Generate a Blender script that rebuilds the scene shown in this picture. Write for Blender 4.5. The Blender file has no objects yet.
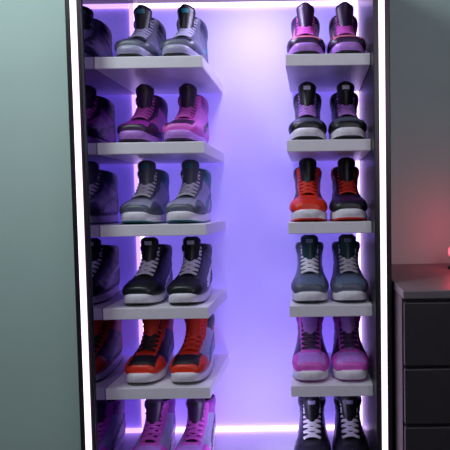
import bpy, bmesh, math
from mathutils import Vector, Matrix, Euler

S = bpy.context.scene
COL = S.collection
H = 0.97          # camera height
CAMY = -1.28
S.view_settings.view_transform = 'Standard'

# ------------------------------------------------------------------ materials
def mat(name, color, rough=0.5, metal=0.0, emit=None, estr=0.0, noise=0.0, nscale=40, bump=0.0, bscale=200, coat=0.0, spec=0.5):
    m = bpy.data.materials.new(name); m.use_nodes = True
    nt = m.node_tree; b = nt.nodes['Principled BSDF']
    b.inputs['Base Color'].default_value = (*color, 1)
    b.inputs['Roughness'].default_value = rough
    b.inputs['Metallic'].default_value = metal
    b.inputs['Coat Weight'].default_value = coat
    b.inputs['Specular IOR Level'].default_value = spec
    if emit:
        b.inputs['Emission Color'].default_value = (*emit, 1)
        b.inputs['Emission Strength'].default_value = estr
    tc = nt.nodes.new('ShaderNodeTexCoord')
    if noise > 0:
        n = nt.nodes.new('ShaderNodeTexNoise'); n.inputs['Scale'].default_value = nscale
        n.inputs['Detail'].default_value = 4
        nt.links.new(tc.outputs['Object'], n.inputs['Vector'])
        r = nt.nodes.new('ShaderNodeValToRGB')
        r.color_ramp.elements[0].position = .3; r.color_ramp.elements[1].position = .7
        r.color_ramp.elements[0].color = (*[c*(1-noise) for c in color], 1)
        r.color_ramp.elements[1].color = (*[min(1, c*(1+noise)) for c in color], 1)
        nt.links.new(n.outputs['Fac'], r.inputs['Fac'])
        nt.links.new(r.outputs['Color'], b.inputs['Base Color'])
    if bump > 0:
        n2 = nt.nodes.new('ShaderNodeTexNoise'); n2.inputs['Scale'].default_value = bscale
        nt.links.new(tc.outputs['Object'], n2.inputs['Vector'])
        bp = nt.nodes.new('ShaderNodeBump'); bp.inputs['Strength'].default_value = bump
        bp.inputs['Distance'].default_value = 0.001
        nt.links.new(n2.outputs['Fac'], bp.inputs['Height'])
        nt.links.new(bp.outputs['Normal'], b.inputs['Normal'])
    return m

M_wall = mat('wall_paint', (.46, .585, .57), .8, noise=.03, nscale=3, bump=.15, bscale=300)
M_ceil = mat('ceiling_paint', (.6, .62, .62), .9, noise=.02)
M_floor = mat('floor_wood', (.10, .08, .07), .5, noise=.3, nscale=6)
M_black = mat('black_lacquer', (.010, .010, .013), .35, noise=.1)
M_shelf = mat('white_shelf_laminate', (.86, .80, .92), .4, noise=.02, bump=.05)
M_mirror = mat('smoked_mirror', (.32, .26, .46), .03, metal=1.0)
M_back = mat('back_panel_added_glow', (.66, .62, .94), .6, emit=(.25, .17, 1.0), estr=.55)  # weak emission added to the surface, standing in for glow from the edge LEDs
M_led = mat('led_front', (1, 1, 1), .5, emit=(1.0, .66, .96), estr=2.0)
M_ledb = mat('led_back', (1, 1, 1), .5, emit=(.74, .50, 1.0), estr=3.0)
M_dres = mat('dresser_charcoal', (.032, .025, .033), .45, noise=.1)
M_drestop = mat('dresser_top', (.16, .13, .15), .4, noise=.06)
M_metal = mat('dark_metal', (.05, .05, .055), .35, metal=.8, noise=.05)
M_red = mat('red_glow_glass', (.8, .05, .05), .3, emit=(1, .05, .08), estr=4)

# ------------------------------------------------------------------ helpers
def obj(name, me, parent=None):
    o = bpy.data.objects.new(name, me); COL.objects.link(o)
    if parent: o.parent = parent
    return o

def box(name, x0, x1, y0, y1, z0, z1, m, parent=None, bevel=0.0, seg=2):
    bm = bmesh.new()
    bmesh.ops.create_cube(bm, size=1)
    for v in bm.verts:
        v.co = Vector(((x0+x1)/2+v.co.x*(x1-x0), (y0+y1)/2+v.co.y*(y1-y0), (z0+z1)/2+v.co.z*(z1-z0)))
    if bevel > 0:
        bmesh.ops.bevel(bm, geom=bm.edges[:], offset=bevel, segments=seg, affect='EDGES', profile=.5)
    me = bpy.data.meshes.new(name); bm.to_mesh(me); bm.free()
    me.materials.append(m)
    return obj(name, me, parent)

def empty(name):
    e = bpy.data.objects.new(name, None); COL.objects.link(e); return e

# ------------------------------------------------------------------ room
WY = 0.415
box('wall_back', -2.4, 2.0, WY, WY+.1, 0, 2.6, M_wall)
box('wall_left', -2.5, -2.4, -3.2, WY+.1, 0, 2.6, M_wall)
box('wall_right', 2.0, 2.1, -3.2, WY+.1, 0, 2.6, M_wall)
box('wall_front', -2.5, 2.1, -3.3, -3.2, 0, 2.6, M_wall)
box('floor', -2.5, 2.1, -3.3, WY+.1, -.1, 0, M_floor)
box('ceiling', -2.5, 2.1, -3.3, WY+.1, 2.6, 2.7, M_ceil)

# ------------------------------------------------------------------ cabinet
cab = empty('sneaker_display_cabinet')
XL, XR = -.616, .178      # inner faces
XLO, XRO = -.664, .224
ZB, ZT = .150, 1.692
BY = .38
box('side_panel_left', XLO, XL-.004, 0, .40, 0, 1.78, M_black, cab, .002)
box('side_panel_right', XR, XRO, 0, .40, 0, 1.78, M_black, cab, .002)
box('mirror_panel', XL-.004, XL, .004, BY, ZB, ZT, M_mirror, cab)
box('top_panel', XL-.004, XR, 0, .40, ZT, 1.78, M_black, cab)
box('bottom_panel', XL-.004, XR, .0, .40, ZB-.03, ZB, M_shelf, cab)
box('plinth', XL-.004, XR, .02, .40, 0, ZB-.03, M_black, cab)
box('back_panel', XL, XR, BY, .40, ZB, ZT, M_back, cab)
# front LED channels
LXL, LXR = -.640, .201
for nm, x in (('led_strip_front_left', LXL), ('led_strip_front_right', LXR)):
    box(nm, x-.0080, x+.0080, -.005, .002, .01, 1.77, M_led, cab, .002)
box('led_strip_front_top', LXL, LXR, -.005, .002, 1.742, 1.757, M_led, cab, .002)
# back LED strips
box('led_strip_back_left', XL+.001, XL+.014, BY-.010, BY-.0005, ZB, ZT, M_ledb, cab, .002)
box('led_strip_back_right', XR-.014, XR-.001, BY-.010, BY-.0005, ZB, ZT, M_ledb, cab, .002)
box('led_strip_back_top', XL+.014, XR-.014, BY-.010, BY-.0005, ZT-.015, ZT-.001, M_ledb, cab, .002)
box('led_strip_back_bottom', XL+.014, XR-.014, BY-.010, BY-.0005, ZB+.001, ZB+.013, M_ledb, cab, .002)
# shelves
TH = .034
shelf_z = [H+.402+TH, H+.157+TH, H-.082+TH, H-.327+TH, H-.566+TH]   # top surfaces
SF = .06
for i, z in enumerate(shelf_z):
    box('shelf_left_%d' % (i+1), XL+.0005, -.305, SF, BY-.011, z-TH, z, M_shelf, cab, .002)
    box('shelf_right_%d' % (i+1), -.067, XR-.0005, SF, BY-.011, z-TH, z, M_shelf, cab, .002)

# ------------------------------------------------------------------ sneakers
ST = [ # top(y,z) bottom(y,z) halfwidth  narrowing
 (.006,.042, .006,.029, .016,.0),
 (.009,.056, .008,.024, .034,.0),
 (.026,.070, .026,.021, .050,.06),
 (.050,.078, .062,.021, .056,.15),
 (.076,.090, .105,.021, .055,.23),
 (.094,.105, .155,.021, .050,.24),
 (.107,.120, .205,.021, .046,.18),
 (.117,.134, .260,.024, .043,.08),
 (.126,.148, .270,.062, .041,.0),
 (.133,.160, .266,.100, .041,-.04),
 (.138,.172, .258,.138, .043,-.06),
 (.140,.182, .256,.165, .044,-.06)]
ZS = .95
def cr(p0,p1,p2,p3,t):
    return .5*((2*p1)+(-p0+p2)*t+(2*p0-5*p1+4*p2-p3)*t*t+(-p0+3*p1-3*p2+p3)*t*t*t)
def station(u):
    u = max(0, min(len(ST)-1, u)); i = min(int(u), len(ST)-2); t = u-i
    g = lambda k: ST[max(0, min(len(ST)-1, k))]
    return [cr(g(i-1)[k], g(i)[k], g(i+1)[k], g(i+2)[k], t) for k in range(6)]
def sp(v, e): return math.copysign(abs(v)**e, v)
def ringpt(u, th, off=0.0, sc=1.0):
    ty,tz,by,bz,w,k = station(u)
    c = Vector((0,(ty+by)/2,(tz+bz)/2)); h = Vector((0,(ty-by)/2,(tz-bz)/2))
    ct, sn = math.cos(th), math.sin(th)
    e = .84
    we = w*(1-k*ct)
    p = c + h*sp(ct,e)*sc + Vector((we*sp(sn,e)*sc,0,0))
    if off:
        p += (h.normalized()*ct+Vector((sn,0,0)))*off
    return p
def top_at(u, x, off):
    lo, hi = 0, math.pi/2
    for _ in range(22):
        m = (lo+hi)/2
        if ringpt(u, m).x < abs(x): lo = m
        else: hi = m
    p = ringpt(u, lo, off); p.x = math.copysign(p.x, x) if abs(x) > 1e-6 else 0
    return p
SOLE,OUT,TOE,OVER,QUART,COLLAR,TONGUE,LACE,STRIPE,LIN = range(10)
def region(u, th, p):
    a = th if th <= math.pi else 2*math.pi-th
    ax = abs(p.x)
    if u > 3.5 and ax < .0165+.0012*(u-3.5) and a < 1.4: return TONGUE
    if u > 3.1 and ax < .031+.0008*(u-4) and a < 1.25 and u < 10.7: return OVER
    if u < 3.6:
        if p.z > .051 and ax < .040 and p.y > .014: return TOE
        return OVER
    y, z = p.y, p.z
    if .070 < y < .262:
        s = (y-.070)/.192
        lo = .028+.070*s**1.7
        wd = .026*math.sin(min(1, s*2.6)*math.pi/2)*(1-s)**.6
        if lo+.012 < z < lo+.012+wd: return STRIPE
    if y > .222 and z < .115: return OVER
    if u > 9.2: return COLLAR
    if y < .125 and z < .042: return OVER
    if u > 8.4: return OVER if y > .2 else COLLAR
    return QUART

def make_sneaker(name, mats, mirror=False):
    bm = bmesh.new()
    NR, NS = 88, 72
    rings = []; info = []
    for i in range(NR+1):
        u = (len(ST)-1)*i/NR
        r = []; inf = []
        for j in range(NS):
            th = 2*math.pi*j/NS
            p = ringpt(u, th); g = region(u, th, p)
            off = 0
            if g == OVER: off = .0020
            elif g == STRIPE: off = .0022
            elif g == COLLAR: off = .0015+.003*math.sin(min(1, max(0, (u-9.2)/1.8))*math.pi)
            elif g == TONGUE: off = -.004
            p = ringpt(u, th, off)
            p.z *= ZS
            r.append(bm.verts.new(p)); inf.append(g)
        rings.append(r); info.append(inf)
    def skin(a, b, mi):
        for j in range(len(a)):
            k = (j+1) % len(a)
            f = bm.faces.new((a[j], a[k], b[k], b[j])); f.smooth = True
            f.material_index = mi[j] if isinstance(mi, list) else mi
    for i in range(NR):
        skin(rings[i], rings[i+1], info[i])
    f = bm.faces.new(rings[0][::-1]); f.material_index = OVER; f.smooth = True
    last = rings[-1]
    prev = last
    for sc, dz, mi in ((.97,.003,COLLAR),(.88,.002,LIN),(.82,-.012,LIN),(.80,-.06,LIN)):
        r = []
        for j in range(NS):
            p = ringpt(len(ST)-1, 2*math.pi*j/NS, 0, sc); p.z = p.z*ZS+dz
            r.append(bm.verts.new(p))
        skin(prev, r, mi); prev = r
    f = bm.faces.new(prev); f.material_index = LIN
    # ---- sole
    def foot(th):
        y = .134 - .141*math.cos(th)
        s = max(0, min(1, (y+.007)/.282))
        env = math.sqrt(max(0, 1-(2*s-1)**2))**.56
        wd = .0620 - .016*max(0, min(1, (s-.25)/.45)) - .002*max(0, (s-.7)/.3)
        return y, wd*env*(1 if th < math.pi else -1)
    lay = [(.0, .94, OUT), (.002, .985, OUT), (.005, 1.0, OUT), (.0055,.985, SOLE), (.007, 1.0, SOLE), (.021, .995, SOLE), (.0255, .975, SOLE), (.0265, .93, SOLE)]
    pr = None; N = 72
    for z, s, mi in lay:
        r = []
        for j in range(N):
            th = 2*math.pi*j/N
            y, x = foot(th)
            lift = .006*max(0, (.06-y)/.06)**2
            zz = z*(1+.18*max(0, (y-.15)/.12)) + lift + (.003*max(0, (.03-y)/.03) if z > .02 else 0)
            r.append(bm.verts.new((x*s, .134+(y-.134)*s, zz)))
        if pr: skin(pr, r, mi)
        else:
            f = bm.faces.new(r[::-1]); f.material_index = OUT
        pr = r
    f = bm.faces.new(pr); f.material_index = SOLE
    # ---- tongue plate
    NU, NV = 14, 10
    def tp(a, b, side):
        y = .104+.020*a - .012*a*a*a; z = .118+.092*a
        w = .020+.011*a
        if a > .8: w *= math.sqrt(max(.15, 1-((a-.8)/.2)**2*.75))
        x = w*b
        y += .014*b*b
        th = .0045*(1-.4*b*b)
        y += th if side else -th
        return Vector((x, y, z*ZS))
    gf = [[bm.verts.new(tp(i/NU, -1+2*j/NV, 0)) for j in range(NV+1)] for i in range(NU+1)]
    gb = [[bm.verts.new(tp(i/NU, -1+2*j/NV, 1)) for j in range(NV+1)] for i in range(NU+1)]
    for i in range(NU):
        for j in range(NV):
            f = bm.faces.new((gf[i][j], gf[i][j+1], gf[i+1][j+1], gf[i+1][j])); f.smooth = True
            lab = 10 <= i <= 11 and 3 <= j <= 6
            f.material_index = STRIPE if lab else TONGUE
            f = bm.faces.new((gb[i][j+1], gb[i][j], gb[i+1][j], gb[i+1][j+1])); f.smooth = True; f.material_index = LIN
    for i in range(NU):
        for jj in (0, NV):
            f = bm.faces.new((gf[i][jj], gf[i+1][jj], gb[i+1][jj], gb[i][jj])); f.material_index = TONGUE; f.smooth = True
    for j in range(NV):
        for ii in (0, NU):
            f = bm.faces.new((gf[ii][j], gf[ii][j+1], gb[ii][j+1], gb[ii][j])); f.material_index = TONGUE; f.smooth = True
    # ---- laces
    def tube(pts, ra, rb, up, mi=LACE):
        pr = None; K = 8; first = None
        for i, p in enumerate(pts):
            t = (pts[min(i+1, len(pts)-1)]-pts[max(i-1, 0)]).normalized()
            s = t.cross(up).normalized(); n = s.cross(t).normalized()
            r = [bm.verts.new(p+s*math.cos(2*math.pi*k/K)*ra+n*math.sin(2*math.pi*k/K)*rb) for k in range(K)]
            if pr: skin(pr, r, mi)
            else: first = r
            pr = r
        f = bm.faces.new(first[::-1]); f.material_index = mi
        f = bm.faces.new(pr); f.material_index = mi
    def zs(p): return Vector((p.x, p.y, p.z*ZS))
    rows = [3.8+.86*i for i in range(8)]
    up = Vector((0, -.75, .65))
    for i, u in enumerate(rows):
        hw = .025
        pts = [zs(top_at(min(10.9, u+.12*math.cos(math.pi*q/10-math.pi/2)), -hw+2*hw*q/10, .0045+.003*math.sin(math.pi*q/10))) for q in range(11)]
        tube(pts, .0044, .0022, up)
        if i < 7:
            for sg in (1, -1):
                pts = [zs(top_at(u+.86*q/10, sg*(-hw+2*hw*q/10), .0035+.0045*math.sin(math.pi*q/10))) for q in range(11)]
                tube(pts, .0028, .0018, up)
    b0 = zs(top_at(9.6, 0, .010))
    for sg in (1, -1):
        pts = []
        for q in range(15):
            a = 2*math.pi*q/14
            pts.append(b0+Vector((sg*(.013-.013*math.cos(a))*1.0, -.003*math.sin(a/2), -.013*(1-math.cos(a))*.6+.006*math.sin(a))))
        tube(pts, .0024, .0018, Vector((0,-1,.1)))
        pts = [b0+Vector((sg*.011*q/6, -.003*math.sin(q/6*3.1), -.030*(q/6)**1.2)) for q in range(7)]
        tube(pts, .0020, .0016, Vector((0,-1,.1)))
    if mirror:
        for v in bm.verts: v.co.x *= -1
    bmesh.ops.recalc_face_normals(bm, faces=bm.faces[:])
    me = bpy.data.meshes.new(name); bm.to_mesh(me); bm.free()
    for m in mats: me.materials.append(m)
    return me

cache = {}
def leather(c, rough=.45):
    k = (tuple(c), rough)
    if k not in cache:
        cache[k] = mat('leather_%d' % len(cache), c, rough, noise=.08, nscale=60, bump=.25, bscale=400)
    return cache[k]
K=(.007,.007,.012); NAVY=(.015,.018,.05); WH=(.86,.80,.93); LG=(.36,.34,.52); TEAL=(.02,.19,.23)
PINK=(.70,.10,.62); MAG=(.36,.025,.40); DPUR=(.04,.01,.065); RED=(.78,.035,.012); LIL=(.52,.22,.80); ORP=(.78,.20,.28); DTEAL=(.015,.06,.08); GREY=(.095,.10,.16)
BLG=(.12,.16,.27)
# sole,out,toe,over,quart,collar,tongue,lace,stripe,lining
CW = {
 'navygrey': (LG,K,K,GREY,GREY,NAVY,K,LG,TEAL,K),
 'pinkdark': (LIL,DPUR,MAG,DPUR,PINK,DPUR,DPUR,PINK,K,K),
 'pinkdark2': (LIL,DPUR,DPUR,PINK,PINK,MAG,DPUR,PINK,K,K),
 'tealgrey': (WH,TEAL,LG,GREY,LG,TEAL,GREY,WH,TEAL,DTEAL),
 'blackwht': (WH,K,K,K,NAVY,K,K,WH,WH,K),
 'redblack': (WH,K,K,RED,K,RED,RED,K,TEAL,K),
 'redblack2': (WH,K,K,RED,LG,K,RED,RED,TEAL,K),
 'pinkmag':  (WH,MAG,LIL,PINK,LG,MAG,DPUR,PINK,K,K),
 'pinkor':   (LIL,K,ORP,DPUR,ORP,DPUR,DPUR,PINK,DPUR,K),
 'blkwhtoe': (WH,K,GREY,K,K,K,K,LIL,WH,K),
 'redtoe':   (WH,RED,RED,RED,K,DPUR,K,RED,K,K),
 'redtoe2':  (WH,RED,DPUR,K,K,RED,K,RED,K,K),
 'tealdark': (WH,DTEAL,BLG,GREY,BLG,DTEAL,DTEAL,WH,LG,K),
 'lilac':    (WH,MAG,LIL,PINK,DPUR,MAG,LIL,DPUR,MAG,K),
 'black6':   (WH,K,K,K,K,K,K,WH,LG,K)}
left = ['navygrey','pinkdark','tealgrey','blackwht','redblack','pinkmag']
left2 = ['navygrey','pinkdark2','tealgrey','blackwht','redblack2','pinkmag']
right = ['pinkor','blkwhtoe','redtoe','tealdark','lilac','black6']
right2 = ['pinkor','blkwhtoe','redtoe2','tealdark','lilac','black6']
zt = shelf_z+[ZB]
meshes = {}
def place(cw, x, z, yaw, mirror):
    key = (cw, mirror)
    if key not in meshes:
        meshes[key] = make_sneaker('sneaker_mesh', [leather(c, .6 if i in (7, 9) else .4) for i, c in enumerate(CW[cw])], mirror)
    o = obj('sneaker', meshes[key])
    o.location = (x, SF+.018, z+.0004)
    o.rotation_euler = (0, 0, math.radians(yaw))
for r in range(6):
    place(left[r], -.522, zt[r], .5+(r % 3)*.4, False)
    place(left2[r], -.387, zt[r], -1+(r % 2)*.8, True)
    place(right[r], -.006, zt[r], .8-(r % 2)*.8, False)
    place(right2[r], .1165, zt[r], 0, True)

# ------------------------------------------------------------------ dresser
dr = empty('dresser')
DX0, DX1, DY0, DY1, DZ = .232, 1.15, -.12, .405, .751
box('carcass', DX0, DX1, DY0+.02, DY1, .06, DZ-.022, M_dres, dr, .002)
box('top_board', DX0, DX1, DY0-.002, DY1, DZ-.022, DZ, M_drestop, dr, .003)
box('plinth', DX0+.03, DX1-.03, DY0+.06, DY1-.02, 0, .06, M_black, dr)
zc = [.724, .552, .400, .235, .07]
for i in range(4):
    for k in range(2):
        xa = DX0+.003+k*(DX1-DX0)/2; xb = xa+(DX1-DX0)/2-.006
        box('drawer_front_%d_%d' % (i, k), xa, xb, DY0, DY0+.019, zc[i+1]+.004, zc[i]-.004, M_dres, dr, .003)
        box('drawer_handle_%d_%d' % (i, k), (xa+xb)/2-.07, (xa+xb)/2+.07, DY0-.02, DY0-.001, (zc[i]+zc[i+1])/2-.005, (zc[i]+zc[i+1])/2+.005, M_metal, dr, .003)

# red lamp on the dresser
lamp = empty('red_globe_lamp')
def revolve(name, prof, m, loc, parent, n=40):
    bm = bmesh.new(); pr = None
    for r, z in prof:
        ring = [bm.verts.new((r*math.cos(2*math.pi*k/n), r*math.sin(2*math.pi*k/n), z)) for k in range(n)]
        if pr:
            for k in range(n):
                f = bm.faces.new((pr[k], pr[(k+1) % n], ring[(k+1) % n], ring[k])); f.smooth = True
        pr = ring
    bmesh.ops.remove_doubles(bm, verts=bm.verts[:], dist=1e-5)
    bmesh.ops.holes_fill(bm, edges=bm.edges[:])
    me = bpy.data.meshes.new(name); bm.to_mesh(me); bm.free(); me.materials.append(m)
    o = obj(name, me, parent); o.location = loc; return o
LX, LY = .485, .26
revolve('base', [(.001,0),(.026,0),(.027,.004),(.022,.010),(.011,.014),(.009,.026),(.012,.034),(.001,.034)], M_metal, (LX, LY, DZ), lamp)
revolve('globe', [(.024*math.sin(a*math.pi/16)+.0005, .024-.024*math.cos(a*math.pi/16)) for a in range(17)], M_red, (LX, LY, DZ+.034), lamp)

# ------------------------------------------------------------------ lights
def area(name, loc, target, size, power, color, sy=None):
    l = bpy.data.lights.new(name, 'AREA'); l.energy = power; l.color = color; l.size = size
    if sy: l.shape = 'RECTANGLE'; l.size_y = sy
    o = bpy.data.objects.new(name, l); COL.objects.link(o); o.location = loc
    o.rotation_euler = (Vector(target)-Vector(loc)).to_track_quat('-Z', 'Y').to_euler()
    return o
area('room_light', (-1.2, -.7, 2.45), (-.9, .4, 1.4), .6, 19, (.87, 1.0, .98))
area('room_fill', (.5, -2.4, 1.9), (0, .2, .9), 1.2, 11, (.93, .86, 1.0))
area('added_center_glow_top', (-.19, .10, ZT-.02), (-.19, .38, 1.0), .10, 1.9, (.70, .64, 1.0), .08)  # unseen light added to brighten the middle of the back panel, no fixture
area('added_center_glow_bottom', (-.19, .06, ZB+.02), (-.19, .38, .85), .10, .8, (.62, .54, 1.0), .08)  # weaker unseen light added below to lift the central glow, no fixture
p = bpy.data.lights.new('red_lamp_light', 'POINT'); p.energy = .55; p.color = (1, .05, .10); p.shadow_soft_size = .03
po = bpy.data.objects.new('red_lamp_light', p); COL.objects.link(po); po.location = (LX, LY-.03, DZ+.14)

w = bpy.data.worlds.new('room_world'); S.world = w; w.use_nodes = True
w.node_tree.nodes['Background'].inputs[0].default_value = (.3, .35, .4, 1)
w.node_tree.nodes['Background'].inputs[1].default_value = .1

# ------------------------------------------------------------------ camera
cd = bpy.data.cameras.new('camera'); cam = bpy.data.objects.new('camera', cd); COL.objects.link(cam)
cd.lens = 36*460/450; cd.sensor_width = 36; cd.clip_start = .01
cd.shift_x = -86/450
cam.matrix_world = Matrix.Translation((0, CAMY, H)) @ Matrix.Rotation(math.radians(87.6), 4, 'X') @ Matrix.Rotation(math.radians(-.85), 4, 'Z')
S.camera = cam
